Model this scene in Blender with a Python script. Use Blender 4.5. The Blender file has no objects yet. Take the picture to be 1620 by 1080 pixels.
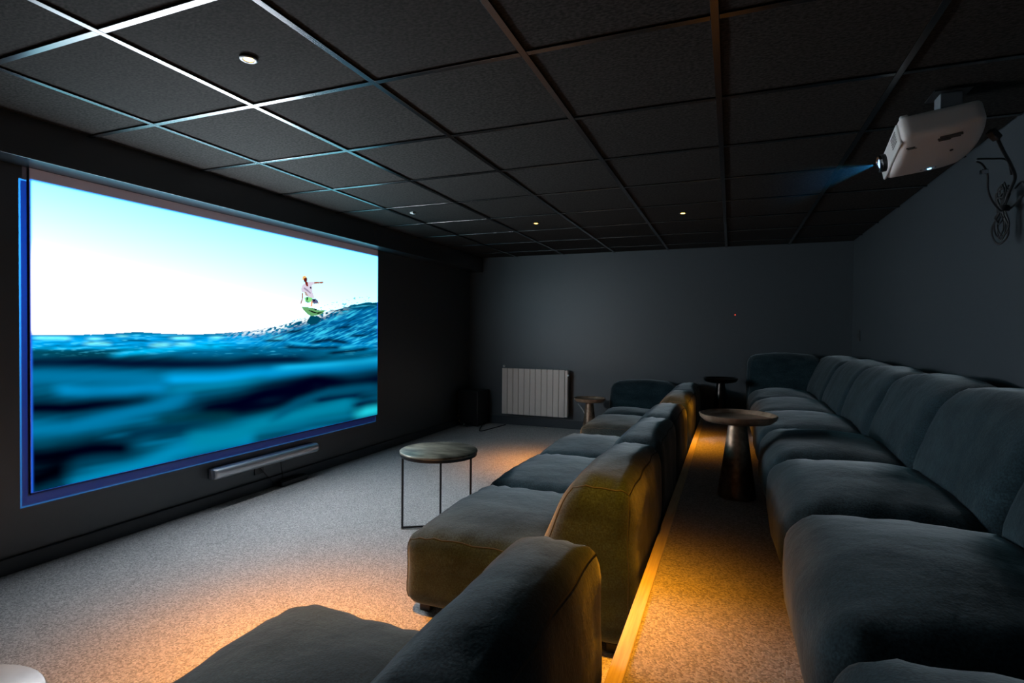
import bpy, bmesh, math, random
import numpy as np
from mathutils import Vector, Matrix, noise

random.seed(4)
S = bpy.context.scene
COL = S.collection

# ------------------------------------------------------------------ camera, light, exposure
CAMZ = 1.14
cam = bpy.data.cameras.new('camera')
cam.sensor_width = 36.0
cam.lens = 866.734 / 1620.0 * 36.0
cam.clip_start = 0.02
camo = bpy.data.objects.new('camera', cam)
COL.objects.link(camo)
r = Vector((0.928667, 0.370801, 0.009162)); u = Vector((-0.014584, 0.011823, 0.999824)); f = Vector((-0.370627, 0.928637, -0.016387))
camo.matrix_world = Matrix(((r.x, u.x, -f.x, 0), (r.y, u.y, -f.y, 0), (r.z, u.z, -f.z, CAMZ), (0, 0, 0, 1)))
S.camera = camo

w = bpy.data.worlds.new('world'); S.world = w; w.use_nodes = True
w.node_tree.nodes['Background'].inputs[0].default_value = (0.02, 0.025, 0.03, 1)
w.node_tree.nodes['Background'].inputs[1].default_value = 0.0
S.view_settings.view_transform = 'Standard'
S.view_settings.look = 'None'
S.view_settings.gamma = 1.0
S.view_settings.use_curve_mapping = False
S.view_settings.exposure = 0.0
S.cycles.use_denoising = True
S.cycles.max_bounces = 8
S.cycles.diffuse_bounces = 5
S.cycles.sample_clamp_indirect = 6.0

SPOT_W = 270.0            # each warm ceiling spot
SPOT_COL = (1.0, 0.345, 0.012)
SKY_GAIN = 39.0            # brightness of the white sky on the projection screen

# room measures (metres, floor of the lower level at z = 0)
XL, XR = -3.10, 1.12      # screen wall, right wall
YB, YF = 6.31, -1.30      # back wall, wall behind the camera
H = 2.072                 # ceiling
XS, ZS = -2.92, 1.897     # soffit face and underside
XP, ZP = -0.262, 0.29     # platform edge and top

# ------------------------------------------------------------------ helpers
def tag(o, label=None, cat=None, group=None, kind=None):
    if label: o['label'] = label
    if cat: o['category'] = cat
    if group: o['group'] = group
    if kind: o['kind'] = kind
    return o

def empty(name, loc=(0, 0, 0)):
    o = bpy.data.objects.new(name, None); COL.objects.link(o)
    o.empty_display_size = 0.1
    o.location = loc
    return o

def link(name, me, mat=None, parent=None, loc=(0, 0, 0)):
    o = bpy.data.objects.new(name, me); COL.objects.link(o)
    if mat is not None and not me.materials: me.materials.append(mat)
    if parent is not None: o.parent = parent
    o.location = loc
    return o

class MB:
    """collects geometry for one mesh"""
    def __init__(s): s.v = []; s.f = []
    def add(s, vs, fs):
        n = len(s.v); s.v += [tuple(p) for p in vs]; s.f += [tuple(i + n for i in q) for q in fs]; return s
    def box(s, x0, x1, y0, y1, z0, z1):
        return s.add([(x0,y0,z0),(x1,y0,z0),(x1,y1,z0),(x0,y1,z0),(x0,y0,z1),(x1,y0,z1),(x1,y1,z1),(x0,y1,z1)],
                     [(0,3,2,1),(4,5,6,7),(0,1,5,4),(1,2,6,5),(2,3,7,6),(3,0,4,7)])
    def tube(s, pts, rad, n=8, cap=True):
        pts = [Vector(p) for p in pts]; rings = []
        rr = rad if isinstance(rad, (list, tuple)) else [rad] * len(pts)
        t0 = (pts[1] - pts[0]).normalized()
        a = t0.orthogonal().normalized()
        for i, p in enumerate(pts):
            t = (pts[min(i + 1, len(pts) - 1)] - pts[max(i - 1, 0)])
            if t.length < 1e-9: t = t0
            t.normalize(); a = (a - t * a.dot(t))
            if a.length < 1e-6: a = t.orthogonal()
            a.normalize(); b = t.cross(a)
            rings.append([p + (a * math.cos(2*math.pi*k/n) + b * math.sin(2*math.pi*k/n)) * rr[i] for k in range(n)])
        vs = [q for R_ in rings for q in R_]; fs = []
        for i in range(len(pts) - 1):
            for k in range(n):
                fs.append((i*n+k, i*n+(k+1) % n, (i+1)*n+(k+1) % n, (i+1)*n+k))
        if cap: fs += [tuple(range(n))[::-1], tuple((len(pts)-1)*n+k for k in range(n))]
        return s.add(vs, fs)
    def lathe(s, prof, n=48, c=(0, 0, 0)):
        vs = []; fs = []; m = len(prof)
        for (rad, z) in prof:
            for k in range(n):
                a = 2*math.pi*k/n; vs.append((c[0]+rad*math.cos(a), c[1]+rad*math.sin(a), c[2]+z))
        for i in range(m - 1):
            for k in range(n):
                fs.append((i*n+k, i*n+(k+1) % n, (i+1)*n+(k+1) % n, (i+1)*n+k))
        fs += [tuple(range(n))[::-1], tuple((m-1)*n+k for k in range(n))]
        return s.add(vs, fs)
    def mesh(s, name, smooth=False, bevel=0.0, seg=2, angle=35):
        me = bpy.data.meshes.new(name); me.from_pydata(s.v, [], s.f)
        bm = bmesh.new(); bm.from_mesh(me)
        bmesh.ops.recalc_face_normals(bm, faces=bm.faces)
        if bevel > 0:
            es = [e for e in bm.edges if len(e.link_faces) == 2 and e.calc_face_angle(0) > math.radians(angle)]
            bmesh.ops.bevel(bm, geom=es, offset=bevel, segments=seg, profile=0.5, affect='EDGES', clamp_overlap=True)
        if smooth:
            for fc in bm.faces: fc.smooth = True
            for e in bm.edges:
                if len(e.link_faces) == 2 and e.calc_face_angle(0) > math.radians(50): e.smooth = False
        bm.to_mesh(me); bm.free()
        return me
    def build(s, name, mat, parent=None, loc=(0, 0, 0), **k):
        return link(name, s.mesh(name, **k), mat, parent, loc)

def curve_pts(pts, n=8):
    """Catmull-Rom through the points"""
    P = [Vector(p) for p in pts]; out = []
    for i in range(len(P) - 1):
        a = P[max(i-1, 0)]; b = P[i]; c = P[i+1]; d = P[min(i+2, len(P)-1)]
        for k in range(n):
            t = k / n
            out.append(0.5*((2*b) + (c-a)*t + (2*a-5*b+4*c-d)*t*t + (3*b-a-3*c+d)*t**3))
    out.append(P[-1]); return out

# ------------------------------------------------------------------ materials
def mat(name, base=(0.5, 0.5, 0.5), rough=0.6, metal=0.0, spec=0.5):
    m = bpy.data.materials.new(name); m.use_nodes = True
    b = m.node_tree.nodes['Principled BSDF']
    b.inputs['Base Color'].default_value = (*base, 1)
    b.inputs['Roughness'].default_value = rough
    b.inputs['Metallic'].default_value = metal
    b.inputs['Specular IOR Level'].default_value = spec
    return m, m.node_tree.nodes, m.node_tree.links, b

def noise_col(m, nodes, links, b, c0, c1, scale, detail=4, lo=0.35, hi=0.65, stretch=(1, 1, 1), coord='Object', bump=0.0, dist=0.002, rough_mod=None):
    tc = nodes.new('ShaderNodeTexCoord'); mp = nodes.new('ShaderNodeMapping')
    mp.inputs['Scale'].default_value = stretch
    links.new(tc.outputs[coord], mp.inputs['Vector'])
    nz = nodes.new('ShaderNodeTexNoise'); nz.inputs['Scale'].default_value = scale; nz.inputs['Detail'].default_value = detail
    links.new(mp.outputs[0], nz.inputs['Vector'])
    cr = nodes.new('ShaderNodeValToRGB')
    cr.color_ramp.elements[0].position = lo; cr.color_ramp.elements[0].color = (*c0, 1)
    cr.color_ramp.elements[1].position = hi; cr.color_ramp.elements[1].color = (*c1, 1)
    links.new(nz.outputs['Fac'], cr.inputs['Fac'])
    links.new(cr.outputs['Color'], b.inputs['Base Color'])
    if bump:
        bp = nodes.new('ShaderNodeBump'); bp.inputs['Strength'].default_value = bump; bp.inputs['Distance'].default_value = dist
        links.new(nz.outputs['Fac'], bp.inputs['Height']); links.new(bp.outputs['Normal'], b.inputs['Normal'])
    return mp, nz, cr

def geo_coord(nodes, links, mp):
    g = nodes.new('ShaderNodeNewGeometry'); links.new(g.outputs['Position'], mp.inputs['Vector'])

M = {}
# carpet: dense flecked loop pile
m, n, l, b = mat('carpet', rough=0.95, spec=0.15)
g_ = n.new('ShaderNodeNewGeometry')
vo = n.new('ShaderNodeTexVoronoi'); vo.inputs['Scale'].default_value = 185; l.new(g_.outputs['Position'], vo.inputs['Vector'])     # loops of yarn
bw = n.new('ShaderNodeSeparateColor'); l.new(vo.outputs['Color'], bw.inputs[0])
cr = n.new('ShaderNodeValToRGB'); cr.color_ramp.elements[0].color = (0.26, 0.252, 0.246, 1); cr.color_ramp.elements[1].color = (0.62, 0.605, 0.59, 1)
l.new(bw.outputs[0], cr.inputs['Fac']); l.new(cr.outputs['Color'], b.inputs['Base Color'])
bp = n.new('ShaderNodeBump'); bp.inputs['Strength'].default_value = 0.5; bp.inputs['Distance'].default_value = 0.004; bp.invert = True
l.new(vo.outputs['Distance'], bp.inputs['Height']); l.new(bp.outputs['Normal'], b.inputs['Normal'])
b.inputs['Sheen Weight'].default_value = 0.15
M['carpet'] = m
# painted walls, dark blue grey with a fine textile relief
m, n, l, b = mat('wall_paint', rough=0.48, spec=1.0)
mp, nz, cr = noise_col(m, n, l, b, (0.039, 0.051, 0.060), (0.047, 0.060, 0.070), 260, 3, 0.3, 0.7, bump=0.15, dist=0.001)
geo_coord(n, l, mp)
M['wall'] = m
m, n, l, b = mat('soffit_paint', (0.032, 0.042, 0.052), 0.27, spec=1.0); M['soffit'] = m
m, n, l, b = mat('skirting_paint', (0.05, 0.06, 0.07), 0.45, spec=0.4); M['skirting'] = m
# ceiling tile: charcoal mineral fibre with flecks
m, n, l, b = mat('ceiling_tile', rough=0.9, spec=0.2)
mp, nz, cr = noise_col(m, n, l, b, (0.010, 0.0095, 0.0088), (0.043, 0.0405, 0.0375), 75, 6, 0.36, 0.72, bump=0.35, dist=0.002, stretch=(1, 1.6, 1))
geo_coord(n, l, mp)
M['tile'] = m
m, n, l, b = mat('t_bar', (0.155, 0.155, 0.16), 0.27, metal=1.0); M['tbar'] = m
# sofa velvet
def velvet(name, dark, light, sheen):
    m, n, l, b = mat(name, rough=0.85, spec=0.15)
    mp, nz, cr = noise_col(m, n, l, b, dark, light, 6.5, 6, 0.33, 0.72, stretch=(1, 1, 2.2))
    geo_coord(n, l, mp)
    n2 = n.new('ShaderNodeTexNoise'); n2.inputs['Scale'].default_value = 170; n2.inputs['Detail'].default_value = 3
    g = n.new('ShaderNodeNewGeometry'); l.new(g.outputs['Position'], n2.inputs['Vector'])
    bp = n.new('ShaderNodeBump'); bp.inputs['Strength'].default_value = 0.35; bp.inputs['Distance'].default_value = 0.0025
    l.new(n2.outputs['Fac'], bp.inputs['Height'])
    n3 = n.new('ShaderNodeTexNoise'); n3.inputs['Scale'].default_value = 9; n3.inputs['Detail'].default_value = 3
    l.new(g.outputs['Position'], n3.inputs['Vector'])
    bp2 = n.new('ShaderNodeBump'); bp2.inputs['Strength'].default_value = 0.35; bp2.inputs['Distance'].default_value = 0.02
    l.new(n3.outputs['Fac'], bp2.inputs['Height']); l.new(bp.outputs['Normal'], bp2.inputs['Normal'])
    l.new(bp2.outputs['Normal'], b.inputs['Normal'])
    # woven flecks
    mx = n.new('ShaderNodeMix'); mx.data_type = 'RGBA'; mx.blend_type = 'MULTIPLY'
    rp = n.new('ShaderNodeMapRange'); rp.inputs['From Min'].default_value = 0.3; rp.inputs['From Max'].default_value = 0.7
    rp.inputs['To Min'].default_value = 0.45; rp.inputs['To Max'].default_value = 1.55
    l.new(n2.outputs['Fac'], rp.inputs['Value'])
    mx.inputs['Factor'].default_value = 1.0
    l.new(cr.outputs['Color'], mx.inputs[6]); l.new(rp.outputs[0], mx.inputs[7])
    l.new(mx.outputs[2], b.inputs['Base Color'])
    b.inputs['Sheen Weight'].default_value = sheen
    b.inputs['Sheen Roughness'].default_value = 0.45
    b.inputs['Sheen Tint'].default_value = (0.80, 0.88, 0.91, 1)
    return m
M['velvet'] = velvet('teal_velvet', (0.0075, 0.0205, 0.0270), (0.023, 0.0480, 0.059), 0.46)
M['seam'] = mat('sofa_seam', (0.035, 0.045, 0.048), 0.8)[0]
M['black'] = mat('black_metal', (0.012, 0.012, 0.013), 0.45, spec=0.5)[0]
M['plastic'] = mat('black_plastic', (0.022, 0.022, 0.023), 0.36)[0]
M['rubber'] = mat('black_cable', (0.008, 0.008, 0.009), 0.55)[0]
m, n, l, b = mat('pale_wood', rough=0.5)
mp, nz, cr = noise_col(m, n, l, b, (0.66, 0.56, 0.36), (0.86, 0.78, 0.55), 9, 5, 0.3, 0.7, stretch=(14, 0.6, 14)); geo_coord(n, l, mp)
M['nosing'] = m
# stone / metal table tops
m, n, l, b = mat('weathered_brass', rough=0.42, metal=0.35)
mp, nz, cr = noise_col(m, n, l, b, (0.085, 0.080, 0.058), (0.40, 0.37, 0.29), 7, 8, 0.36, 0.66, stretch=(1, 2.2, 1), bump=0.1, dist=0.002)
M['tabletop'] = m
m, n, l, b = mat('pale_stone', rough=0.4)
mp, nz, cr = noise_col(m, n, l, b, (0.28, 0.255, 0.205), (0.54, 0.51, 0.45), 6, 6, 0.33, 0.68)
M['stone'] = m
m, n, l, b = mat('hammered_bronze', rough=0.42, metal=0.75)
mp, nz, cr = noise_col(m, n, l, b, (0.16, 0.10, 0.065), (0.46, 0.33, 0.23), 26, 5, 0.3, 0.7, bump=0.55, dist=0.006)
M['bronze'] = m
m, n, l, b = mat('bronze_dish', rough=0.36, metal=0.5)
mp, nz, cr = noise_col(m, n, l, b, (0.36, 0.22, 0.14), (0.66, 0.47, 0.33), 18, 5, 0.3, 0.7, bump=0.2, dist=0.003)
M['dish'] = m
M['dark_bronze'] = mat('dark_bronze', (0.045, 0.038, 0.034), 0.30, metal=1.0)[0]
M['radiator'] = mat('radiator_enamel', (0.90, 0.79, 0.71), 0.40)[0]
M['white'] = mat('white_plastic', (0.72, 0.71, 0.70), 0.35)[0]
M['proj'] = mat('projector_casing', (0.90, 0.87, 0.84), 0.38)[0]
M['proj_front'] = mat('projector_front', (0.78, 0.77, 0.75), 0.35)[0]
M['print'] = mat('grey_print', (0.10, 0.095, 0.09), 0.6)[0]
M['chrome'] = mat('chrome', (0.75, 0.78, 0.82), 0.15, metal=1.0)[0]
M['copper'] = mat('copper', (0.85, 0.42, 0.22), 0.25, metal=1.0)[0]
M['soundbar'] = mat('soundbar_grille', (0.80, 0.80, 0.84), 0.48, metal=0.85)[0]
M['fabric_white'] = mat('screen_fabric', (0.62, 0.58, 0.60), 0.85)[0]
M['paper'] = mat('paper_scrap', (0.75, 0.65, 0.5), 0.7)[0]
def emis(name, col, st):
    m = bpy.data.materials.new(name); m.use_nodes = True; t = m.node_tree
    for nd in list(t.nodes):
        if nd.type == 'BSDF_PRINCIPLED': t.nodes.remove(nd)
    e = t.nodes.new('ShaderNodeEmission'); e.inputs[0].default_value = (*col, 1); e.inputs[1].default_value = st
    t.links.new(e.outputs[0], t.nodes['Material Output'].inputs[0]); return m
M['bulb'] = emis('warm_bulb', (1.0, 0.55, 0.15), 8)
M['led_blue'] = emis('blue_led', (0.25, 0.6, 1.0), 6)
M['led_red'] = emis('red_led', (1.0, 0.08, 0.03), 1.2)

# ------------------------------------------------------------------ the room shell
def struct(name, mb, m, **k): return tag(mb.build(name, m, **k), kind='structure')
struct('floor', MB().box(XL - .1, XR + .1, YF - .1, YB + .1, -0.1, 0.0), M['carpet'])
struct('wall_left', MB().box(XL - .1, XL, YF, YB, 0, H + .05), M['wall'])
struct('wall_back', MB().box(XL - .1, XR + .1, YB, YB + .1, 0, H + .05), M['wall'])
struct('wall_right', MB().box(XR, XR + .1, YF, YB, 0, H + .05), M['wall'])
struct('wall_front', MB().box(XL - .1, XR + .1, YF - .1, YF, 0, H + .05), M['wall'])
struct('soffit', MB().box(XL, XS, YF, YB, ZS, H + .05), M['soffit'], bevel=0.004)
struct('platform', MB().box(XP + .012, XR, YF, YB, 0, ZP), M['carpet'])
t = struct('trim_1', MB().box(XP - .012, XP + .030, YF, YB, ZP - .05, ZP + .004), M['nosing'], bevel=0.003)
def skirting(name, mb): struct(name, mb, M['skirting'], bevel=0.004, seg=2)
skirting('baseboard_left', MB().box(XL, XL + .021, YF, YB, 0, 0.075))
skirting('baseboard_back', MB().box(XL + .021, XP, YB - .016, YB, 0, 0.10))

# ceiling: slab, tiles, runners and cross tees
ceil = struct('ceiling', MB().box(XL - .1, XR + .1, YF - .1, YB + .1, H + .05, H + .12), M['tile'])
GX0, GY0, P = -2.457, 1.1286, 0.6
xs = [XS] + [GX0 + P*i for i in range(6)] + [XR]
ys = [YF] + [GY0 + P*j for j in range(-4, 9) if YF + .05 < GY0 + P*j < YB - .05] + [YB]
cache = {}
for i in range(len(xs) - 1):
    for j in range(len(ys) - 1):
        sx, sy = xs[i+1] - xs[i], ys[j+1] - ys[j]
        key = (round(sx, 3), round(sy, 3))
        if key not in cache:
            cache[key] = MB().box(-sx/2 + .003, sx/2 - .003, -sy/2 + .003, sy/2 - .003, 0, .018).mesh('ceiling_tile', bevel=.003, seg=1)
            cache[key].materials.append(M['tile'])
        link('ceiling_tile', cache[key], None, ceil, ((xs[i] + xs[i+1])/2, (ys[j] + ys[j+1])/2, H + .006))
def tee(hw, l0, l1, axis):
    mb = MB()
    if axis == 'y': mb.box(-hw, hw, l0, l1, 0, .004).box(-.002, .002, l0, l1, .004, .04)
    else: mb.box(l0, l1, -hw, hw, 0, .004).box(l0, l1, -.002, .002, .004, .04)
    return mb
run = tee(.012, YF, YB, 'y').mesh('ceiling_runner', bevel=.0012, seg=2, angle=60); run.materials.append(M['tbar'])
for x in xs[1:-1]: link('ceiling_runner', run, None, ceil, (x, 0, H - .002))
tees = {}
for i in range(len(xs) - 1):
    for y in ys[1:-1]:
        a = xs[i] + (.0122 if i > 0 else 0); bnd = xs[i+1] - (.0122 if i < len(xs) - 2 else 0)
        sx = bnd - a; key = round(sx, 3)
        if key not in tees:
            tees[key] = tee(.012, -sx/2, sx/2, 'x').mesh('cross_tee', bevel=.0012, seg=2, angle=60); tees[key].materials.append(M['tbar'])
        link('cross_tee', tees[key], None, ceil, ((a + bnd)/2, y, H - .0015))

# ------------------------------------------------------------------ projection screen with the projected picture
SY0, SY1, SZ0, SZ1, SX = 1.5687, 4.319, -0.7844 + CAMZ, 0.7057 + CAMZ, -3.085
def lin(c):
    c = np.asarray(c, float) / 255.0
    return np.where(c <= 0.04045, c / 12.92, ((c + 0.055) / 1.055) ** 2.4)
def vnoise(x, y, seed):
    rng = np.random.RandomState(seed); g = rng.rand(256, 256)
    xi = np.floor(x).astype(int); yi = np.floor(y).astype(int); fx = x - xi; fy = y - yi
    fx = fx*fx*(3-2*fx); fy = fy*fy*(3-2*fy)
    G = lambda a, b_: g[a % 256, b_ % 256]
    return (G(xi, yi)*(1-fx) + G(xi+1, yi)*fx)*(1-fy) + (G(xi, yi+1)*(1-fx) + G(xi+1, yi+1)*fx)*fy
def inpoly(px, py, poly):
    ins = np.zeros(px.shape, bool); k = len(poly)
    for i in range(k):
        x0, y0 = poly[i]; x1, y1 = poly[(i+1) % k]
        if y0 == y1: continue
        c = ((y0 > py) != (y1 > py)) & (px < (x1-x0)*(py-y0)/(y1-y0) + x0)
        ins ^= c
    return ins
def picture(U, V):
    # U,V over the screen; px,py are the drawing's own coordinates on the picture plane
    h = [1129.986651, -3.041152, 50.259080, 517.024794, -499.217503, 779.049445, 0.977427, -0.009345]
    d = h[6]*U + h[7]*V + 1; px = (h[0]*U + h[1]*V + h[2]) / d; py = (h[3]*U + h[4]*V + h[5]) / d
    C = np.zeros(px.shape + (3,))
    sm = lambda a, b_, x: (lambda t: t*t*(3-2*t))(np.clip((x-a)/(b_-a), 0, 1))
    # sky: cyan above, burnt-out white below
    yw = 378 + 0.235*(px - 50)
    c = np.clip((yw - py)/135.0, 0, 1)
    R = lin(255 - 108*c); wh = sm(0, 1, (py - yw + 4)/60.0)
    ease = 1 - np.exp(-(((px - 492)/34.0)**2 + ((py - 468)/38.0)**2)**2)
    ease = ease * sm(1, 12, np.interp(px, [45,150,215,310,380,440,480,515,560,600], [530,529,525,529,525,517,503,493,482,477]) - py)
    G_ = 1.15 + (SKY_GAIN*np.interp(px, [50, 160, 300, 420, 600], [.12, .28, 1.15, 2.4, 2.8]) - 1.15)*ease     # gain added towards the far half, shifting room light off the near floor
    C[..., 0] = R*(1 - wh) + wh*G_*.97
    C[..., 1] = (1.5 + 0.9*(1-c))*(1 - wh) + wh*G_
    C[..., 2] = (1.9 + 1.0*(1-c))*(1 - wh) + wh*G_*1.07
    def yl(pts): return np.interp(px, [p[0] for p in pts], [p[1] for p in pts])
    crest = [(45,530),(100,530),(150,529),(190,527),(215,525),(260,527.5),(310,529),(350,527),(380,525),(410,521),(440,517),(465,509),(480,503),(500,499),(515,493),(540,487),(560,482),(580,479),(600,477)]
    yc = yl(crest) + (vnoise(px/5.0, py*0, 3) - .5)*np.interp(px, [320, 420, 600], [0.4, 2.4, 2.0])
    water = py > yc
    W = np.zeros_like(C); W[:] = lin((0, 84, 116))
    streak = vnoise((px + 1.5*py)/42.0, (py + 0.14*px)/6.5, 11)
    W *= (0.45 + 0.95*streak)[..., None]
    def stroke(pts, wd, col, a=1.0, end=18, wob=0.8):
        x0, x1 = pts[0][0], pts[-1][0]
        dy = (py - yl(pts)) + (vnoise(px/70.0, py/30.0, int(abs(pts[0][1]))) - .5)*wd*wob
        k = np.exp(-(np.abs(dy)/(wd*1.1))**2.1) * sm(x0 - end, x0 + end, px) * (1 - sm(x1 - end, x1 + end, px)) * a
        W[:] = W*(1 - k[..., None]) + lin(col)*k[..., None]
    F = -60; E_ = 680
    stroke([(F,540),(200,540),(340,541),(600,536)], 12, (0,164,236), 0.97)
    stroke([(F,559),(120,559),(230,560)], 8, (0,72,92), 0.95)
    stroke([(180,563),(205,558),(260,553),(310,548),(360,545)], 4.5, (0,190,248), 0.9)
    stroke([(280,560),(400,556),(500,562)], 6, (0,105,150), 0.9)
    stroke([(F,575),(180,575),(330,574),(430,574),(500,571)], 11, (1,6,38), 0.97, 40)
    stroke([(F,598),(150,598),(260,600)], 12, (0,112,158), 0.95)
    stroke([(90,615),(200,618),(262,612)], 10, (0,138,196), 0.95)
    stroke([(262,598),(330,597),(420,593),(520,583),(640,570)], 9, (0,162,228), 0.95)
    stroke([(440,582),(520,576),(640,566)], 5, (20,190,245), 0.8)
    stroke([(270,618),(330,612),(420,600)], 7, (0,130,170), 0.8)
    stroke([(F,650),(100,648),(160,640),(225,633),(250,632)], 15, (0,0,22), 1.0, 30)
    stroke([(F,692),(110,682),(190,660),(250,642),(300,624)], 13, (0,118,165), 0.9)
    stroke([(F,705),(110,700),(150,694)], 11, (0,78,105), 0.9)
    stroke([(300,652),(360,643),(430,627),(500,608),(560,602),(660,592)], 22, (0,0,26), 1.0, 35)
    stroke([(330,655),(400,643),(450,634),(490,622)], 14, (0,0,24), 0.95)
    stroke([(250,662),(300,660),(370,662)], 10, (0,52,66), 0.8)
    stroke([(200,690),(270,676),(330,672)], 8, (0,40,66), 0.8)
    stroke([(F,735),(100,722),(170,712),(215,706)], 21, (0,0,18), 1.0, 26)
    stroke([(F,760),(60,757),(110,735)], 34, (0,0,8), 1.0, 22, 0)
    stroke([(110,772),(150,757),(210,742),(280,716),(330,702),(400,690)], 14, (0,132,176), 0.95, 14)
    stroke([(300,698),(380,684),(440,668),(500,652),(560,640)], 13, (0,128,160), 0.9)
    stroke([(430,660),(470,640),(520,622),(600,612)], 7, (0,80,112), 0.8)
    stroke([(500,634),(545,628),(570,626)], 4, (0,12,50), 0.85, 10)
    stroke([(560,641),(585,637),(640,636)], 4, (0,8,45), 0.9, 10)
    stroke([(566,655),(580,651),(605,646)], 7, (30,205,222), 0.9, 16, 0)
    for (x0, x1, y, wd) in [(55,110,535,2.6),(140,160,535,2.0),(135,172,543,2.6),(240,268,545.5,3.0),(278,302,545,2.6),(272,300,535,2.2),(186,200,531,1.6),(430,452,533,3),(335,350,534,2)]:
        stroke([(x0,y),(x1,y)], wd, (120,242,255), 0.95, 10)
    stroke([(190,538),(235,538)], 1.6, (0,60,90), 0.8, 8)
    stroke([(F,545),(90,551),(150,551),(210,549)], 1.8, (0,190,255), 0.6)
    # small wavelets below the horizon
    wl = sm(0, 5, py - yc) * (1 - sm(548, 566, py))
    rp_ = vnoise(px/24.0, (py + .05*px)/2.6, 41)*.6 + vnoise(px/9.0, (py - .04*px)/1.5, 42)*.4
    W *= (1.12 + wl*(rp_ - .5)*1.3)[..., None]
    hi_ = (np.clip((rp_ - .62)*6, 0, 1)*wl*.7)[..., None]; W[:] = W*(1 - hi_) + lin((70,215,255))*hi_
    # rippled wave face on the right
    face = sm(2, 14, py - yc) * sm(330, 470, px) * (1 - sm(536, 556, py))
    rip = vnoise((px*0.9 + py*1.1)/7.5, (py + 0.38*px)/2.1, 5)*0.6 + vnoise((px + py)/3.4, (py + 0.35*px)/1.3, 8)*0.4
    rc = np.where(rip[..., None] < 0.5, lin((0,30,62)) + (lin((0,112,178)) - lin((0,30,62)))*np.clip(rip/0.5, 0, 1)[..., None],
                  lin((0,112,178)) + (lin((60,215,250)) - lin((0,112,178)))*np.clip((rip-.5)/0.32, 0, 1)[..., None])
    W[:] = W*(1 - face[..., None]*0.85) + rc*face[..., None]*0.85
    for p, wd in [([(452,526),(480,523)],2.2),([(535,519),(555,516)],2),([(492,541),(520,537),(552,542)],3),([(450,549),(500,551),(540,550)],2.6),([(520,559),(560,555),(584,551)],2.6),([(555,531),(580,530)],2),([(418,538),(448,538)],1.8)]:
        stroke(p, wd, (0,14,40), 0.9, 10)
    stroke([(455,541),(485,544)], 2, (30,190,240), .8, 8); stroke([(540,550),(560,547)], 2, (40,200,240), .8, 8)
    # foam along the breaking lip
    lip = np.exp(-((py - yc - 3)/5.0)**2) * sm(340, 420, px) * (1 - sm(500, 560, px))
    fo = np.clip((vnoise(px/3.4, (py + .3*px)/1.5, 21) - .40)*4, 0, 1)*lip
    W[:] = W*(1 - fo[..., None]) + fo[..., None]*np.array([1.0, 1.15, 1.2])
    C[water] = W[water]
    spray = (np.exp(-((py - yc + 5)/6.0)**2) * sm(400, 470, px) * (1 - sm(560, 600, px)) * (vnoise(px/2.4, py/1.6, 30) > .80) * (~water)) > .25
    C[spray] = lin((130,210,225))
    # the surfer
    q = lambda pts: [(440 + x/10.125, 420 + y/10.125) for x, y in pts]
    def poly(pts, col, g=1.0): C[inpoly(px, py, q(pts))] = lin(col)*g
    poly([(455,905),(520,800),(640,810),(700,850),(620,930),(520,950)], (0,72,96))
    poly([(370,655),(450,663),(560,678),(650,715),(765,712),(700,772),(600,802),(530,806),(470,782),(405,715)], (105,170,110))
    poly([(470,708),(540,722),(620,752),(740,735),(650,772),(560,757)], (12,22,20))
    poly([(550,684),(640,700),(600,718)], (15,40,30))
    poly([(525,555),(560,555),(552,652),(518,652)], (248,190,150))
    poly([(600,585),(662,588),(650,625)], (245,205,175))
    poly([(420,515),(470,500),(540,510),(565,540),(505,592),(440,582)], (140,232,140))
    poly([(455,505),(480,505),(475,560),(455,560)], (40,70,60)); poly([(435,565),(500,585),(470,595)], (40,60,60))
    poly([(545,535),(600,530),(638,562),(640,603),(570,612),(548,580)], (95,95,130)); poly([(560,540),(590,535),(590,575),(560,575)], (25,25,45))
    poly([(400,300),(470,262),(560,255),(584,262),(582,294),(545,312),(552,420),(585,520),(520,512),(450,485),(418,425),(385,435),(365,380),(385,320)], (222,214,232))
    poly([(415,345),(470,380),(530,440),(520,450),(450,400),(410,370)], (165,150,175)); poly([(415,415),(450,425),(485,490),(440,480)], (190,160,150))
    poly([(378,438),(402,440),(396,545),(372,610),(352,606),(376,540)], (176,88,66))
    poly([(580,258),(650,262),(722,254),(730,272),(715,284),(640,284),(580,292)], (168,72,34))
    poly([(425,262),(470,255),(482,330),(455,330)], (128,38,28))
    poly([(405,195),(420,180),(455,185),(468,210),(462,250),(440,268),(415,258),(408,230)], (100,26,20))
    poly([(385,225),(395,170),(425,158),(455,178),(462,192),(420,200),(408,230)], (246,196,120))
    poly([(505,340),(525,338),(536,352),(532,370),(514,372)], (40,40,60))
    # bright blue rim of the projected raster along the top and the left edge
    eT = np.exp(-((1 - V)/0.006)**2)[..., None]; eL = np.exp(-(U/0.0022)**2)[..., None]; eR = (np.exp(-((1-U)/0.004)**2)*sm(.25, .6, V))[..., None]
    blue = np.array([0.02, 0.16, 1.0])
    for e_, a_ in ((eT, .9), (eL, .85), (eR, .6)): C = C*(1 - e_*a_) + blue*e_*a_
    return C
NU, NV = 760, 460
U, V = np.meshgrid(np.linspace(0, 1, NU), np.linspace(0, 1, NV))
img = picture(U, V)
me = bpy.data.meshes.new('projected_picture')
co = np.stack([np.full(U.shape, SX), SY0 + U*(SY1 - SY0), SZ0 + V*(SZ1 - SZ0)], -1).reshape(-1, 3).astype(np.float32)
idx = np.arange(NU*NV).reshape(NV, NU)
quads = np.stack([idx[:-1, :-1], idx[:-1, 1:], idx[1:, 1:], idx[1:, :-1]], -1).reshape(-1, 4)
me.vertices.add(len(co)); me.vertices.foreach_set('co', co.ravel())
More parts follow.
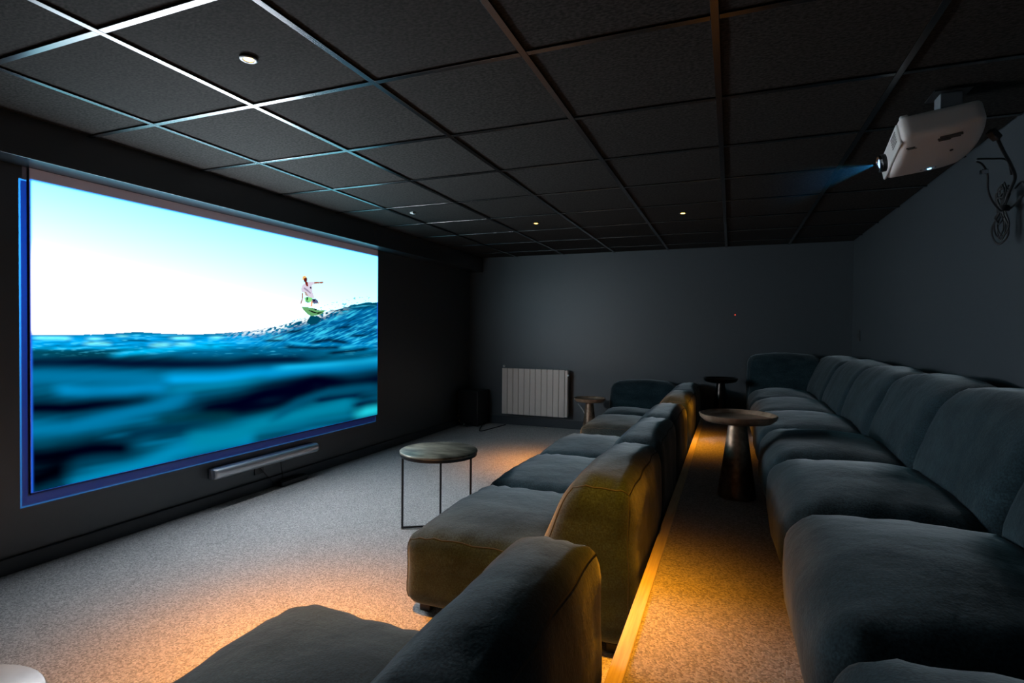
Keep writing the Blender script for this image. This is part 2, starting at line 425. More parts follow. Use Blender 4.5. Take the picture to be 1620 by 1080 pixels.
me.loops.add(quads.size); me.loops.foreach_set('vertex_index', quads.ravel().astype(np.int32))
me.polygons.add(len(quads)); me.polygons.foreach_set('loop_start', np.arange(0, quads.size, 4, dtype=np.int32))
me.polygons.foreach_set('loop_total', np.full(len(quads), 4, dtype=np.int32))
me.update(); me.validate()
ca = me.color_attributes.new('picture', 'FLOAT_COLOR', 'POINT')
ca.data.foreach_set('color', np.concatenate([img.reshape(-1, 3), np.ones((NU*NV, 1))], 1).astype(np.float32).ravel())
m = emis('projected_image', (1, 1, 1), 1.0)
at = m.node_tree.nodes.new('ShaderNodeVertexColor'); at.layer_name = 'picture'
m.node_tree.links.new(at.outputs[0], [x for x in m.node_tree.nodes if x.type == 'EMISSION'][0].inputs[0])
scr = empty('projection_screen', (SX, (SY0 + SY1)/2, SZ0))
tag(scr, 'large roll-down projection screen showing a surfer riding a blue wave', 'screen')
inv = Matrix.Translation(-Vector(scr.location))
def kid(o, p):   # parent keeping world placement (parents here are never rotated)
    o.parent = p; o.location = Vector(o.location) - Vector(p.location); return o
kid(link('projected_picture', me, m), scr)['label'] = 'bright picture of a surfer above dark blue waves'
kid(MB().box(SX - .004, SX - .001, SY0 - .003, SY1 + .002, SZ0 - .002, ZS - .001).build('screen_fabric', M['fabric_white']), scr)
kid(MB().box(SX - .010, SX + .002, SY0 - .003, SY1 + .002, SZ0 - .010, SZ0 - .002).build('bottom_bar', M['black']), scr)

# ------------------------------------------------------------------ sofas
def pillow(hx, hy, hz, rad, nx, ny, nz, deform):
    """rounded box on a welded grid, base at z=0; returns verts, faces and the grid index map"""
    def ax(nn, hh):
        t = np.linspace(-1, 1, nn + 1); t = np.sign(t)*(1 - (1 - np.abs(t))**1.35); return t*hh
    X, Y, Z = ax(nx, hx), ax(ny, hy), ax(nz, hz)
    ids = {}; vs = []
    def vid(i, j, k):
        if (i, j, k) not in ids:
            p = np.array([X[i], Y[j], Z[k]]); h = np.array([hx, hy, hz]); inn = np.clip(p, -(h - rad), h - rad)
            d = p - inn; L = np.linalg.norm(d)
            if L > 1e-9: p = inn + d/L*rad
            ids[(i, j, k)] = len(vs); vs.append(deform(p[0], p[1], p[2] + hz))
        return ids[(i, j, k)]
    fs = []
    for j in range(ny):
        for i in range(nx):
            fs.append((vid(i,j,nz), vid(i+1,j,nz), vid(i+1,j+1,nz), vid(i,j+1,nz)))
            fs.append((vid(i,j,0), vid(i,j+1,0), vid(i+1,j+1,0), vid(i+1,j,0)))
    for k in range(nz):
        for i in range(nx):
            fs.append((vid(i,0,k), vid(i+1,0,k), vid(i+1,0,k+1), vid(i,0,k+1)))
            fs.append((vid(i,ny,k), vid(i,ny,k+1), vid(i+1,ny,k+1), vid(i+1,ny,k)))
        for j in range(ny):
            fs.append((vid(0,j,k), vid(0,j,k+1), vid(0,j+1,k+1), vid(0,j+1,k)))
            fs.append((vid(nx,j,k), vid(nx,j+1,k), vid(nx,j+1,k+1), vid(nx,j,k+1)))
    return vs, fs, ids

def n3(x, y, z, s): return noise.noise(Vector((x*s, y*s, z*s)))

def sofa_piece(name, parent, cx, cy, z0, hx, hy, hz, rad, kind, seed, rot=0.0, crown=0.035, ends=(False, False), mat_=None):
    def deform(x, y, z):
        u_, v_, w_ = x/hx, y/hy, z/(2*hz)
        o = seed*3.7
        if kind == 'seat':
            t = max(0.0, (w_ - .55)/.45)
            z2 = z + crown*(1 - u_*u_*.8)*(1 - v_*v_)*t*t
            # front lip droops, fabric bulges at the sides
            z2 -= 0.018*max(0, -u_ - .55)*t
            x2 = x - 0.016*(1 - v_*v_)*math.sin(math.pi*min(1, max(0, w_)))*max(0, -u_)
            y2 = y + 0.004*v_*math.sin(math.pi*min(1, max(0, w_)))*(1 - u_*u_)
            # gathers below the seam
            edge = math.exp(-((abs(v_) - .9)/.10)**2)*t
            z2 += 0.0055*edge*math.sin(x*95 + o)
            edge2 = math.exp(-((-u_ - .88)/.12)**2)*t
            z2 += 0.0028*edge2*math.sin(y*80 + o*2)
        else:
            t = max(0.0, (w_ - .50)/.50); fr = (1 - u_)/2
            x2 = x + fr*0.125*t**1.25 - 0.02*(1 - v_*v_)*fr*math.sin(math.pi*min(1, max(0, w_)))
            x2 += 0.012*(1 - v_*v_)*(1 - fr)*math.sin(math.pi*min(1, w_))
            z2 = z + crown*(1 - v_*v_)*(1 - .6*u_*u_)*t*t
            y2 = y + 0.010*v_*math.sin(math.pi*min(1, max(0, w_)))
            edge = math.exp(-((abs(v_) - .88)/.12)**2)*t
            z2 += 0.004*edge*math.sin(x*70 + o)
            x2 += 0.004*math.sin(y*26 + o + 3*n3(x, y, z, 3))*(1 - fr)*min(1, w_*1.5)
        a = 0.010*n3(x + o, y - o, z, 4.0) + 0.005*n3(x - o, y, z + o, 11.0)
        L = math.sqrt(u_*u_ + v_*v_ + (2*w_ - 1)**2) + 1e-6
        low = min(1.0, w_*4)
        return (x2 + a*u_/L*low, y2 + a*.6*v_/L*low, z2 + a*(2*w_ - 1)/L*low)
    nx, ny, nz = max(12, int(hx*60)), max(14, int(hy*52)), max(12, int(hz*56))
    vs, fs, ids = pillow(hx, hy, hz, rad, nx, ny, nz, deform)
    m = MB().add(vs, fs); me = m.mesh(name)
    for p in me.polygons: p.use_smooth = True
    o = link(name, me, mat_ or M['velvet'])
    o.location = (cx, cy, z0); o.rotation_euler.z = rot
    # seams: the cube edges of the grid, standing slightly proud
    sb = MB()
    for j, on in ((0, ends[0]), (ny, ends[1])):
        if not on: continue
        path = [vs[ids[(0, j, k)]] for k in range(1, nz + 1)] + [vs[ids[(i, j, nz)]] for i in range(1, nx + 1)] + [vs[ids[(nx, j, k)]] for k in range(nz - 1, 0, -1)]
        sb.tube(path, 0.0028, 6)
    if kind == 'back':
        sb.tube([vs[ids[(nx, j, nz)]] for j in range(ny + 1)], 0.0028, 6)
    if sb.v:
        s_ = sb.build('seam', M['seam'], o, smooth=True)
    if parent is not None: kid(o, parent)
    return o

def feet(parent, x0, x1, y0, y1, z):
    for x in (x0 + .08, x1 - .08):
        for y in (y0 + .08, y1 - .08):
            kid(MB().box(x - .025, x + .025, y - .025, y + .025, z, z + .035).build('foot', M['black'], bevel=.004), parent)

def sofa(name, label, x0, x1, z, cuts, corner=False, seat_h=0.335, back_h=0.60, back_t=0.355, ends=(True, True), seed=1, group=None, seat_short=0.0, crown=.040, rad=.066):
    """x0 seat front, x1 rear; cuts = module borders along y; the last module is a corner unit if asked"""
    root = empty(name, ((x0 + x1)/2, (cuts[0] + cuts[-1])/2, z)); tag(root, label, 'sofa', group)
    xb = x1 - back_t; zb = .03; nm = len(cuts) - 1
    for i in range(nm):
        ya, yb = cuts[i] + .003, cuts[i+1] - .003; sd = seed*10 + i
        last = corner and i == nm - 1
        ye = yb - back_t + .02 if last else yb
        if i == nm - 1 and seat_short: ye -= seat_short
        e = (i == 0 and ends[0], i == nm - 1 and ends[1] and not corner)
        sofa_piece('seat', root, (x0 + xb + .05)/2, (ya + ye)/2, z + zb, (xb + .05 - x0)/2, (ye - ya)/2, (seat_h - zb)/2, rad, 'seat', sd, ends=e, crown=crown)
        sofa_piece('backrest', root, (xb + x1)/2, (ya + yb)/2, z + zb, back_t/2, (yb - ya)/2, (back_h - zb)/2, .085, 'back', sd + .5, ends=e)
        if last:
            xx = xb + .13
            o = sofa_piece('backrest', root, (x0 + xx)/2, yb - back_t/2, z + zb, back_t/2, (xx - x0)/2, (back_h - zb)/2, .085, 'back', sd + .8, rot=math.pi/2, ends=(False, True))
        feet(root, x0, x1, ya, yb, z)
    return root

sofa('sofa', 'dark velvet sofa nearest the camera, cut off by the bottom edge', -1.215, -.295, 0, [-.18, .62, 1.42], seed=1, seat_short=.11)
sofa('sofa', 'three-seat velvet sofa in the middle, behind the small black-legged round table', -1.225, -.295, 0, [1.875, 2.685, 3.495, 4.30], seed=2, back_h=.615)
sofa('sofa', 'short corner velvet sofa by the back wall beside the radiator', -1.225, -.295, 0, [4.66, 5.43, 6.285], corner=True, seed=3)
sofa('sofa', 'long teal velvet corner sofa on the raised platform along the right wall', .165, 1.065, ZP, [-.45, .35, 1.15, 1.95, 2.74, 3.53, 4.32, 5.13, 6.285], corner=True, seed=4, back_h=.635, seat_h=.300, back_t=.365, crown=.062, rad=.085)

# ------------------------------------------------------------------ tables
def frame_table(name, label, c, rad, h, angs, top):
    t = empty(name, (c[0], c[1], 0)); tag(t, label, 'table')
    MB().lathe([(rad - .006, h - .016), (rad, h - .012), (rad, h - .004), (rad - .004, h)], 64).build('tabletop', top, t, smooth=True)
    MB().lathe([(rad - .012, h - .030), (rad - .004, h - .030), (rad - .004, h - .0165), (rad - .012, h - .0165)], 64).build('top_frame', M['black'], t, smooth=True)
    for a in angs:
        a = math.radians(a); x, y = (rad - .018)*math.cos(a), (rad - .018)*math.sin(a)
        lg = MB().box(-.005, .005, -.005, .005, .006, h - .018).build('leg', M['black'], t, (x, y, 0), bevel=.001, seg=1)
        MB().box(-.006, .006, -.006, .006, 0, .006).build('foot_cap', M['tabletop'], lg)
        L = math.hypot(x, y)
        br = MB().box(-L + .004, -.005, -.005, .005, .004, .014).build('base_bar', M['black'], t, (x, y, 0), bevel=.001, seg=1); br.rotation_euler.z = a
    return t
frame_table('side_table', 'round table with mottled bronze top and thin black legs on grey carpet', (-1.57, 2.80), .225, .455, (212, 0, 116), M['tabletop'])
frame_table('side_table', 'round table with pale stone top at the bottom left corner', (-1.44, .535), .20, .38, (45, 165, 285), M['stone'])

def cone_table(name, label, c, z, D, h, rb, rt, body, dish, n=56):
    t = empty(name, (c[0], c[1], z)); tag(t, label, 'table')
    R = D/2; hs = h - .045
    prof = [(rb*.96, 0), (rb, .006), (rb*.985, .02)] + [(rb + (rt - rb)*(k/10)**.92, .02 + (hs - .02)*k/10) for k in range(1, 11)]
    MB().lathe(prof, n).build('cone_base', body, t, smooth=True)
    d = MB().lathe([(rt*1.0, hs - .002), (R*.55, hs + .002), (R*.86, hs + .012), (R*.97, hs + .030), (R, hs + .048), (R - .005, hs + .051), (R - .012, hs + .046), (R*.90, hs + .030), (R*.5, hs + .026), (.01, hs + .025)], n).build('dish_top', dish, t, smooth=True)
    return t
cone_table('pedestal_table', 'hammered bronze dish-top pedestal table standing in the platform aisle', (.04, 3.10), ZP, .385, .43, .095, .045, M['bronze'], M['dish'])
cone_table('pedestal_table', 'bronze dish-top pedestal table beside the radiator', (-1.42, 5.86), 0, .345, .43, .085, .042, M['bronze'], M['dish'])
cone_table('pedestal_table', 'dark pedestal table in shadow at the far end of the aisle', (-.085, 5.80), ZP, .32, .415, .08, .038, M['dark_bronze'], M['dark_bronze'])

# ------------------------------------------------------------------ ceiling spots
def spot(label, x, y, ax, ay, k=1.0, tight=46.0):
    t = empty('recessed_spotlight', (x, y, H)); tag(t, label, 'spotlight', 'warm recessed ceiling spotlights')
    MB().lathe([(.018, .0055), (.018, -.001), (.026, -.003), (.030, -.0005), (.030, .0055)], 32).build('trim_ring', M['plastic'], t, smooth=True)
    MB().lathe([(.001, -.0020), (.013, -.0022), (.0165, -.0005), (.0165, .005)], 24).build('bulb', M['bulb'], t, smooth=True)
    L = bpy.data.lights.new('spot_beam', 'SPOT'); L.energy = SPOT_W*k; L.color = SPOT_COL; L.spot_size = math.radians(76); L.spot_blend = 0.5; L.shadow_soft_size = .012
    L.use_nodes = True; nt_ = L.node_tree; e_ = [x for x in nt_.nodes if x.type == 'EMISSION'][0]      # reflector: tight beam with a soft edge
    tc_ = nt_.nodes.new('ShaderNodeTexCoord'); sx_ = nt_.nodes.new('ShaderNodeSeparateXYZ'); nt_.links.new(tc_.outputs['Normal'], sx_.inputs[0])
    ab = nt_.nodes.new('ShaderNodeMath'); ab.operation = 'ABSOLUTE'; nt_.links.new(sx_.outputs[2], ab.inputs[0])
    pw_ = nt_.nodes.new('ShaderNodeMath'); pw_.operation = 'POWER'; pw_.inputs[1].default_value = tight; nt_.links.new(ab.outputs[0], pw_.inputs[0])
    nt_.links.new(pw_.outputs[0], e_.inputs['Strength'])
    o = bpy.data.objects.new('spot_beam', L); COL.objects.link(o); o.parent = t; o.location = (0, 0, -.012); o.rotation_euler = Vector((ax - x, ay - y, -H)).to_track_quat('-Z', 'Y').to_euler()   # gimbal aimed at the floor
spot('lit warm ceiling spotlight above the carpet, nearest the projection screen', -1.557, 1.4286, -1.44, 1.52, 1.7, 26.0)
spot('warm ceiling spotlight at the top edge above the nearest sofa', -.357, 1.4286, -.42, 1.74, 1.5)
spot('small warm ceiling spotlight far back, left of the other far one', -1.557, 4.4286, -1.52, 4.50, 1.15, 34.0)
spot('small warm ceiling spotlight far back above the aisle edge', -.357, 4.4286, -.34, 4.50, .85)
tag(MB().box(-2.352, -2.324, 3.706, 3.748, H - .006, H + .006).build('ceiling_sensor', M['white'], bevel=.002), 'tiny white square sensor on a dark ceiling tile', 'sensor')

# ------------------------------------------------------------------ projector
pr = empty('projector', (.731, 2.635, .762 + CAMZ)); tag(pr, 'grey ceiling-mounted video projector with lit lens', 'projector')
pr.rotation_euler = (math.radians(-13.6), math.radians(-7.7), 0); pr.scale = (.933, .865, .90)
def dp(x, y, z):  # casing: curved lower shell, rounded rear
    k = 1 - (z/.13)
    z2 = z + k*.020*(y/.185)**2 + k*.018*max(0, x/.15)**2
    return (x - .022*max(0, x/.15)*(y/.185)**2, y, z2 - .065)
vs, fs, _ = pillow(.15, .185, .065, .026, 18, 22, 12, dp)
cm = MB().add(vs, fs).mesh('casing')
for p in cm.polygons: p.use_smooth = True
cs = link('casing', cm, M['proj'], pr)
fp = MB().box(-.158, -.146, -.158, .172, -.050, .044).build('front_panel', M['proj_front'], pr, bevel=.007, seg=3)
for k in range(5): MB().box(-.1590, -.1575, -.13, -.055, -.022 + k*.011, -.0175 + k*.011).build('vent_slot', M['print'], fp)
ln = MB().lathe([(.040, 0), (.040, .020), (.036, .023)], 32).build('lens_barrel', M['plastic'], pr, (-.155, .085, -.004), smooth=True); ln.rotation_euler = (0, -math.pi/2, 0)
rg = MB().lathe([(.030, .021), (.0385, .021), (.0385, .030), (.034, .031), (.031, .026)], 32).build('lens_ring', M['chrome'], ln, smooth=True)
gl = MB().lathe([(.001, .030), (.015, .028), (.030, .022), (.030, .020)], 32).build('lens_glass', emis('projector_lens_glow', (0.45, 0.65, 1.0), 1.6), ln, smooth=True)
MB().box(-.135, -.105, -.15, -.125, .055, .085).build('adjust_foot', M['proj_front'], pr, bevel=.006)
for (x0, x1, y0, y1) in [(-.128,-.098,-.118,-.113),(-.122,-.09,-.108,-.104),(-.02,.055,-.150,-.144),(-.025,.05,-.139,-.133),(-.02,.02,-.128,-.122)]:
    MB().box(x0, x1, y0, y1, -.0600, -.0500).build('printed_line', M['print'], pr)
MB().lathe([(.004, 0), (.006, .001), (.006, .004), (.004, .004)], 16).build('screw_recess', M['plastic'], pr, (.045, -.03, -.0665), smooth=True)
MB().box(.00, .014, .128, .136, -.0575, -.052).build('status_light', M['led_blue'], pr, bevel=.001)
for (x, y) in [(-.03, .12), (-.018, .112), (.0, .105), (.02, .11), (.022, .125)]:
    MB().box(x, x + .007, y, y + .004, -.0600, -.054).build('button', M['chrome'], pr)
mt = empty('projector_mount', (.762, 2.585, .862 + CAMZ)); tag(mt, 'grey metal bracket fixing the projector to the ceiling', 'bracket')
MB().box(-.035, .035, -.035, .035, -.004, .062).build('bracket_post', mat('bracket_grey', (.30, .33, .36), .4, metal=.4)[0], mt, bevel=.003)
MB().box(-.06, .06, -.06, .06, .062, .068).build('ceiling_plate', M['black'], mt, bevel=.002)
MB().box(-.07, .07, -.012, .012, -.004, .004).build('bracket_arm', M['chrome'], mt, bevel=.002)

# light leaving the lens: the faint blue raster around the picture
bpy.context.view_layer.update(); LP = pr.matrix_world @ Vector((-.192, .085, -.004))
L = bpy.data.lights.new('projector_beam', 'SPOT'); L.energy = 900; L.spot_size = math.radians(100); L.spot_blend = 0; L.shadow_soft_size = 0.0; L.color = (1, 1, 1)
L.use_nodes = True
nt = L.node_tree; nd = nt.nodes; lk = nt.links
em = [x for x in nd if x.type == 'EMISSION'][0]
tc = nd.new('ShaderNodeTexCoord'); sp = nd.new('ShaderNodeSeparateXYZ'); lk.new(tc.outputs['Normal'], sp.inputs[0])
def mth(op, a, b_=None):
    x = nd.new('ShaderNodeMath'); x.operation = op
    for i, q in enumerate((a, b_)):
        if q is None: continue
        if isinstance(q, (int, float)): x.inputs[i].default_value = q
        else: lk.new(q, x.inputs[i])
    return x.outputs[0]
zc = mth('ABSOLUTE', sp.outputs[2])
uu = mth('DIVIDE', sp.outputs[0], zc); vv = mth('DIVIDE', sp.outputs[1], zc)
beam = bpy.data.objects.new('projector_beam', L); COL.objects.link(beam)
# local -Z looks along world -X, local X along world +Y, local Y along world +Z
beam.matrix_world = Matrix(((0, 0, 1, LP.x), (1, 0, 0, LP.y), (0, 1, 0, LP.z), (0, 0, 0, 1)))
dW = LP.x - XL
ua, ub = (1.530 - LP.y)/dW, (4.318 - LP.y)/dW
va, vb = (-.852 + CAMZ - LP.z)/dW, (.700 + CAMZ - LP.z)/dW
ins = mth('MULTIPLY', mth('MULTIPLY', mth('GREATER_THAN', uu, ua), mth('LESS_THAN', uu, ub)), mth('MULTIPLY', mth('GREATER_THAN', vv, va), mth('LESS_THAN', vv, vb)))
ew = .0022
inn = mth('MULTIPLY', mth('MULTIPLY', mth('GREATER_THAN', uu, ua + ew), mth('LESS_THAN', uu, ub - ew)), mth('MULTIPLY', mth('GREATER_THAN', vv, va + ew), mth('LESS_THAN', vv, vb - ew)))
edge = mth('SUBTRACT', ins, inn)
mixc = nd.new('ShaderNodeMix'); mixc.data_type = 'RGBA'
lk.new(edge, mixc.inputs['Factor']); mixc.inputs[6].default_value = (.004, .070, .62, 1); mixc.inputs[7].default_value = (.06, .75, 2.2, 1)
halo = nd.new('ShaderNodeMix'); halo.data_type = 'RGBA'     # stray light spilling past the raster
lk.new(ins, halo.inputs['Factor']); halo.inputs[6].default_value = (.037, .028, .034, 1); lk.new(mixc.outputs[2], halo.inputs[7])
lk.new(halo.outputs[2], em.inputs['Color']); 
near_ = mth('MULTIPLY', mth('MULTIPLY', mth('GREATER_THAN', uu, ua + .004), mth('LESS_THAN', uu, ub - .001)), mth('MULTIPLY', mth('GREATER_THAN', vv, va), mth('LESS_THAN', vv, (ZS - LP.z)/dW)))
lk.new(near_ if False else mth('MAXIMUM', near_, ins), em.inputs['Strength'])

# ------------------------------------------------------------------ small equipment
cb = MB()
def cable(name, label, paths, rad, m=None, cat='cable'):
    mb = MB()
    for p in paths: mb.tube(curve_pts(p, 8), rad, 8)
    return tag(mb.build(name, m or M['rubber'], smooth=True), label, cat)
Z = lambda z: z + CAMZ
bun = tag(empty('cable_bundle', (1.09, 2.93, 1.62)), 'bundle of looped black cables hanging between the projector and the right wall', 'cables')
def strand(name, pts, rad, m=None): return kid(MB().tube(curve_pts(pts, 8), rad, 8).build(name, m or M['rubber'], smooth=True), bun)
strand('power_cable', [(.918, 2.595, 1.886), (.955, 2.645, 1.850), (1.016, 2.74, 1.814), (1.062, 2.83, 1.784), (1.068, 2.90, 1.74), (1.064, 2.93, 1.69)], .006)
strand('video_cable', [(.893, 2.70, 1.832), (.916, 2.715, 1.822), (.941, 2.74, 1.79), (.951, 2.76, 1.731), (.973, 2.78, 1.688), (1.026, 2.86, 1.665), (1.060, 2.925, 1.675)], .0036)
strand('video_cable', [(.893, 2.70, 1.842), (.95, 2.735, 1.847), (1.02, 2.79, 1.85), (1.05, 2.83, 1.80)], .0036)
random.seed(8)
for k in range(6):
    c_ = random.uniform(-.012, .012); wd = random.uniform(.014, .034); lo = 1.530 + random.uniform(-.005, .09); hi = 1.765 + random.uniform(-.05, .03)
    def LPt(a, z, d=0.0): return (1.062 + (c_ + a)*.72 + d, 2.93 - (c_ + a)*.72 + d, z)     # the loops hang square to the room, clear of the wall
    mid = 1.682
    strand('cable_loop', [LPt(wd*.3, hi), LPt(-wd*.7, (mid + hi)/2 + .02, .004), LPt(-.006, mid, .006), LPt(-wd, (lo + mid)/2, .004), LPt(-wd*.7, lo + .02), LPt(0, lo, -.003), LPt(wd*.8, lo + .025, -.004), LPt(wd*.8, (lo + mid)/2, -.002), LPt(.006, mid, -.004), LPt(wd*.9, (mid + hi)/2 + .02, -.004), LPt(wd*.3, hi)], .0031)
strand('cable_loop', [(1.08, 2.94, 1.685), (1.075, 3.01, 1.715), (1.085, 3.06, 1.742), (1.09, 3.01, 1.765), (1.09, 2.96, 1.785)], .004)
strand('cable_loop', [(1.085, 2.93, 1.68), (1.09, 2.87, 1.70), (1.095, 2.81, 1.735), (1.09, 2.84, 1.77), (1.09, 2.90, 1.76)], .004)
kid(MB().lathe([(.020, -.012), (.023, -.008), (.023, .008), (.020, .012)], 20, (1.062, 2.93, 1.682)).build('cable_tie', M['plastic'], smooth=True), bun)
kid(MB().box(-.012, .012, -.010, .010, -.009, .009).build('plug', M['chrome'], None, (.925, 2.725, 1.795), bevel=.003), bun)['label'] = 'small metallic plug'
pk = kid(MB().box(-.022, .022, -.014, .014, -.012, .012).build('plug', M['plastic'], None, (.905, 2.585, 1.897), bevel=.004), bun); pk.rotation_euler = (0, .7, .5)

sb = empty('soundbar', (XL, 3.0, .17)); tag(sb, 'slim grey soundbar mounted on the wall under the projection screen', 'soundbar')
prof = MB(); nseg = 10; ra = .030; hh = .034; dep = .085; l0, l1 = -.475, .47
ring = []
for k in range(nseg + 1):
    a = math.pi/2*k/nseg; ring.append((.02 + (dep - .02)*math.sin(a)*1.0 if False else dep - ra + ra*math.sin(a), hh - ra + ra*math.cos(a)))
sec = [(.012, hh)] + ring + [(x, -z) for x, z in ring[::-1]] + [(.012, -hh)]
nl = 12; rows = []
for s_ in list(np.linspace(0, 1, nl)):
    pass
vsb = []; fsb = []; ylist = []
for k in range(9): ylist.append((l0 + ra - ra*math.cos(math.pi/2*k/8), .62 + .38*math.sin(math.pi/2*k/8)))
for k in range(9): ylist.append((l1 - ra + ra*math.sin(math.pi/2*k/8), .62 + .38*math.cos(math.pi/2*k/8)))
for (yy, sc) in ylist:
    for (x, z) in sec: vsb.append((.012 + (x - .012)*sc, yy, .045 + z*(.75 + .25*sc)))
ns = len(sec)
for i in range(len(ylist) - 1):
    for k in range(ns): fsb.append((i*ns + k, i*ns + (k+1) % ns, (i+1)*ns + (k+1) % ns, (i+1)*ns + k))
fsb += [tuple(range(ns)), tuple((len(ylist)-1)*ns + k for k in range(ns))[::-1]]
bo = MB().add(vsb, fsb).build('soundbar_body', M['soundbar'], sb)
for p in bo.data.polygons: p.use_smooth = True
MB().box(0, .013, -.12, .12, .03, .06).build('wall_bracket', M['black'], sb)
tag(MB().box(XL, XL + .010, 2.895, 2.975, .12, .20).build('wall_socket', M['plastic'], bevel=.003), 'black wall socket below the soundbar', 'socket')
cable('soundbar_cable', 'thin black cable dropping from the soundbar to the floor', [[(XL + .02, 3.12, .172), (XL + .022, 3.13, .10), (XL + .024, 3.14, .03), (XL + .05, 3.12, .012)], [(XL + .014, 2.94, .16), (XL + .03, 2.98, .10), (XL + .028, 3.03, .05), (XL + .06, 3.06, .012)]], .0035)
ps = tag(empty('power_strip', (XL + .06, 3.20, 0)), 'black power strip lying against the skirting below the screen', 'power strip')
MB().box(-.025, .025, -.13, .13, 0, .035).build('strip_body', M['plastic'], ps, bevel=.005)
for k in range(4): MB().lathe([(.016, 0), (.018, .003), (.018, .006), (.012, .006)], 16, (0, -.09 + .06*k, .034)).build('outlet', M['plastic'], ps, smooth=True)

# radiator
rx0, rx1, rz0, rz1 = -2.60, -1.765, .145, .705
rd = tag(empty('radiator', ((rx0 + rx1)/2, YB - .08, rz0)), 'taupe panel radiator of flat vertical fins on the back wall', 'radiator')
nf = 11; pw = (rx1 - rx0 - .035)/nf
fm = MB().box(-pw/2 + .0022, pw/2 - .0022, -.012, .012, 0, rz1 - rz0).mesh('fin', bevel=.004, seg=2); fm.materials.append(M['radiator'])
for k in range(nf): link('fin', fm, None, rd, (rx0 + .0 + pw*(k + .5) - (rx0 + rx1)/2, -.028, 0))
w2 = (rx1 - rx0)/2
MB().box(-w2 + .005, w2 - .02, -.016, .035, .012, rz1 - rz0 - .012).build('radiator_core', M['radiator'], rd, bevel=.004)
MB().box(w2 - .034, w2, -.038, .035, .004, rz1 - rz0 - .004).build('end_panel', M['radiator'], rd, bevel=.006)
for (x, z) in ((-w2 + .03, .585), (w2 + .008, .50)):
    vb_ = MB().lathe([(.010, 0), (.013, .004), (.013, .022), (.008, .026)], 20).build('valve_knob', M['white'], rd, (x, -.03, z), smooth=True); vb_.rotation_euler = (math.pi/2, 0, 0)
for x in (-.25, .25): MB().box(x - .02, x + .02, .035, .078, .08, .48).build('wall_bracket', M['black'], rd)
MB().tube([(w2 - .02, .02, .03), (w2 - .02, .075, .03)], .008, 10).build('pipe', M['radiator'], rd, smooth=True)

# subwoofer in the left corner
sw = tag(empty('subwoofer', (-2.945, 6.115, 0)), 'black box subwoofer in the corner beside the projection wall', 'speaker')
MB().box(-.135, .135, -.165, .165, .02, .43).build('cabinet', M['plastic'], sw, bevel=.008)
MB().box(-.120, .120, -.174, -.165, .035, .415).build('grille', mat('speaker_cloth', (.012, .012, .013), .9)[0], sw, bevel=.004)
MB().box(-.09, .09, -.12, .12, .430, .436).build('top_plate', M['plastic'], sw, bevel=.002)
for x in (-.1, .1):
    for y in (-.12, .12): MB().lathe([(.018, 0), (.02, .005), (.016, .02)], 16, (x, y, 0)).build('foot', M['rubber'], sw, smooth=True)
cable('speaker_cable', 'black cable with copper glints coiled left of the subwoofer', [[(-3.04, 5.92, .20), (-3.05, 5.90, .14), (-3.03, 5.88, .08), (-2.98, 5.88, .03), (-2.92, 5.89, .02), (-2.90, 5.93, .05)], [(-3.05, 5.93, .18), (-3.06, 5.89, .10), (-3.0, 5.87, .05), (-2.95, 5.88, .06)]], .006)
sc_ = bpy.data.objects['speaker_cable']
for (p) in [(-3.045, 5.895, .135), (-3.02, 5.878, .075), (-2.955, 5.878, .04)]:
    kid(MB().box(-.011, .011, -.008, .008, -.014, .014).build('connector', M['copper'] if p[2] > .05 else M['chrome'], None, p, bevel=.003), sc_)
cable('floor_cable', 'flat black cable lying on the carpet in front of the radiator', [[(-2.80, 6.05, .006), (-2.66, 5.70, .006), (-2.60, 5.95, .006), (-2.56, 6.22, .006)]], .006)
cable('white_cable', 'thin white cable hanging on the wall behind the bronze table', [[(-1.66, 6.27, .31), (-1.62, 6.23, .285), (-1.58, 6.22, .235), (-1.555, 6.22, .17), (-1.55, 6.23, .10)]], .005, M['white'])
# right wall switch, red indicator
swp = tag(empty('wall_switch', (XR, 5.98, 1.14)), 'small dark switch on the right wall near the corner', 'switch')
MB().box(-.009, 0, -.045, .045, -.052, .052).build('switch_plate', M['plastic'], swp, bevel=.003)
MB().box(-.014, -.009, -.018, .018, -.022, .022).build('rocker', M['plastic'], swp, bevel=.002)
tag(MB().lathe([(.001, 0), (.006, 0), (.006, .006), (.004, .008)], 16, (0, 0, 0)).build('indicator_light', M['led_red'], None, (.04, YB, 1.35), smooth=True), 'tiny red indicator light on the back wall', 'indicator').rotation_euler = (math.pi/2, 0, 0)
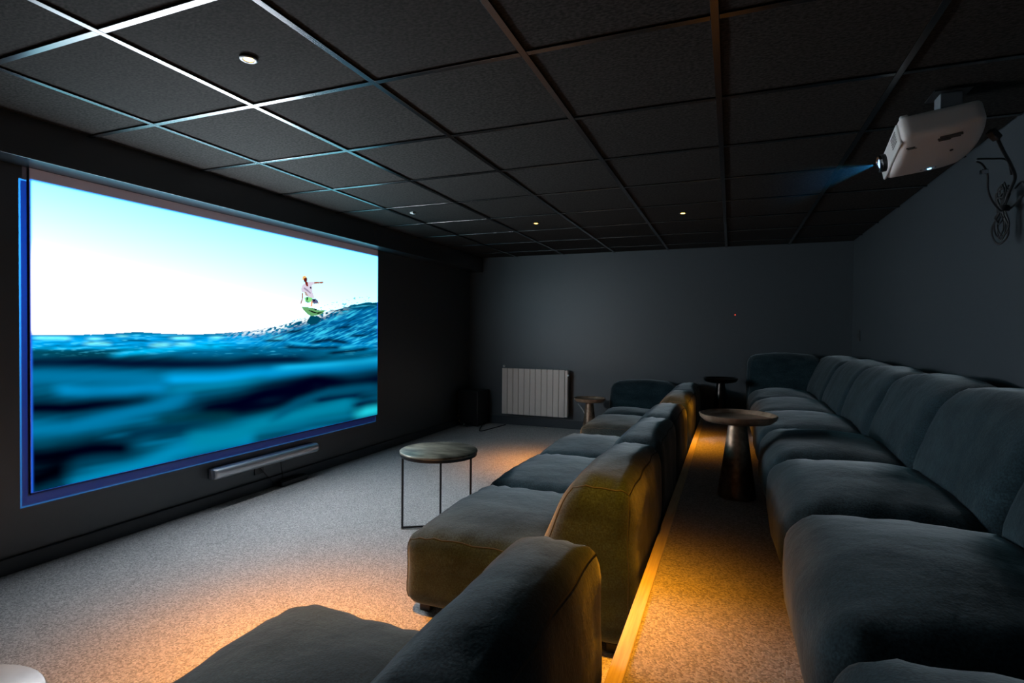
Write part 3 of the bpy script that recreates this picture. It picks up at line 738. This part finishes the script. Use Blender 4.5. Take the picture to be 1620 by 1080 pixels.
# scraps
def scrap(label, x, y, z, s_, seed):
    random.seed(seed); mb = MB(); k = 7
    top = [(s_*random.uniform(.6, 1.1)*math.cos(2*math.pi*i/k), s_*.7*random.uniform(.6, 1.1)*math.sin(2*math.pi*i/k), .004 + random.uniform(0, .008)) for i in range(k)]
    bot = [(a, b_, c - .002) for a, b_, c in top]
    mb.add(top + bot, [tuple(range(k)), tuple(range(k, 2*k))[::-1]] + [(i, (i+1) % k, k + (i+1) % k, k + i) for i in range(k)])
    tag(mb.build('paper_scrap', M['paper'], None, (x, y, z)), label, 'scrap')
scrap('small pale scrap on the platform carpet left of the pedestal table', -.125, 3.64, ZP, .022, 2)
scrap('tiny pale scrap on the floor under the radiator', -2.04, 6.22, 0, .022, 5)

# dust haze lit by the projector beam just in front of the lens
hz = bpy.data.materials.new('beam_haze'); hz.use_nodes = True; ht = hz.node_tree
ht.nodes.remove(ht.nodes['Principled BSDF'])
vs_ = ht.nodes.new('ShaderNodeVolumeScatter'); vs_.inputs['Color'].default_value = (1, .85, .24, 1); vs_.inputs['Anisotropy'].default_value = 0.2
gp_ = ht.nodes.new('ShaderNodeNewGeometry'); vd_ = ht.nodes.new('ShaderNodeVectorMath'); vd_.operation = 'DISTANCE'; vd_.inputs[1].default_value = LP
ht.links.new(gp_.outputs['Position'], vd_.inputs[0])
mr_ = ht.nodes.new('ShaderNodeMapRange'); mr_.interpolation_type = 'SMOOTHSTEP'; mr_.inputs['From Min'].default_value = 0.0; mr_.inputs['From Max'].default_value = .50; mr_.inputs['To Min'].default_value = .008; mr_.inputs['To Max'].default_value = 0.0
ht.links.new(vd_.outputs['Value'], mr_.inputs['Value']); ht.links.new(mr_.outputs[0], vs_.inputs['Density'])
ht.links.new(vs_.outputs[0], ht.nodes['Material Output'].inputs['Volume'])
A_, B_ = .012, .62
def sect(d): return [LP + Vector((-d, uu_*d, vv_*d)) for uu_, vv_ in ((ua - .02, va - .02), (ub + .02, va - .02), (ub + .02, vb + .02), (ua - .02, vb + .02))]
tag(MB().add(sect(A_) + sect(B_), [(0,1,2,3), (7,6,5,4), (0,4,5,1), (1,5,6,2), (2,6,7,3), (3,7,4,0)]).build('beam_haze', hz), 'faint blue haze in the light beam leaving the projector lens', 'haze', kind='stuff')
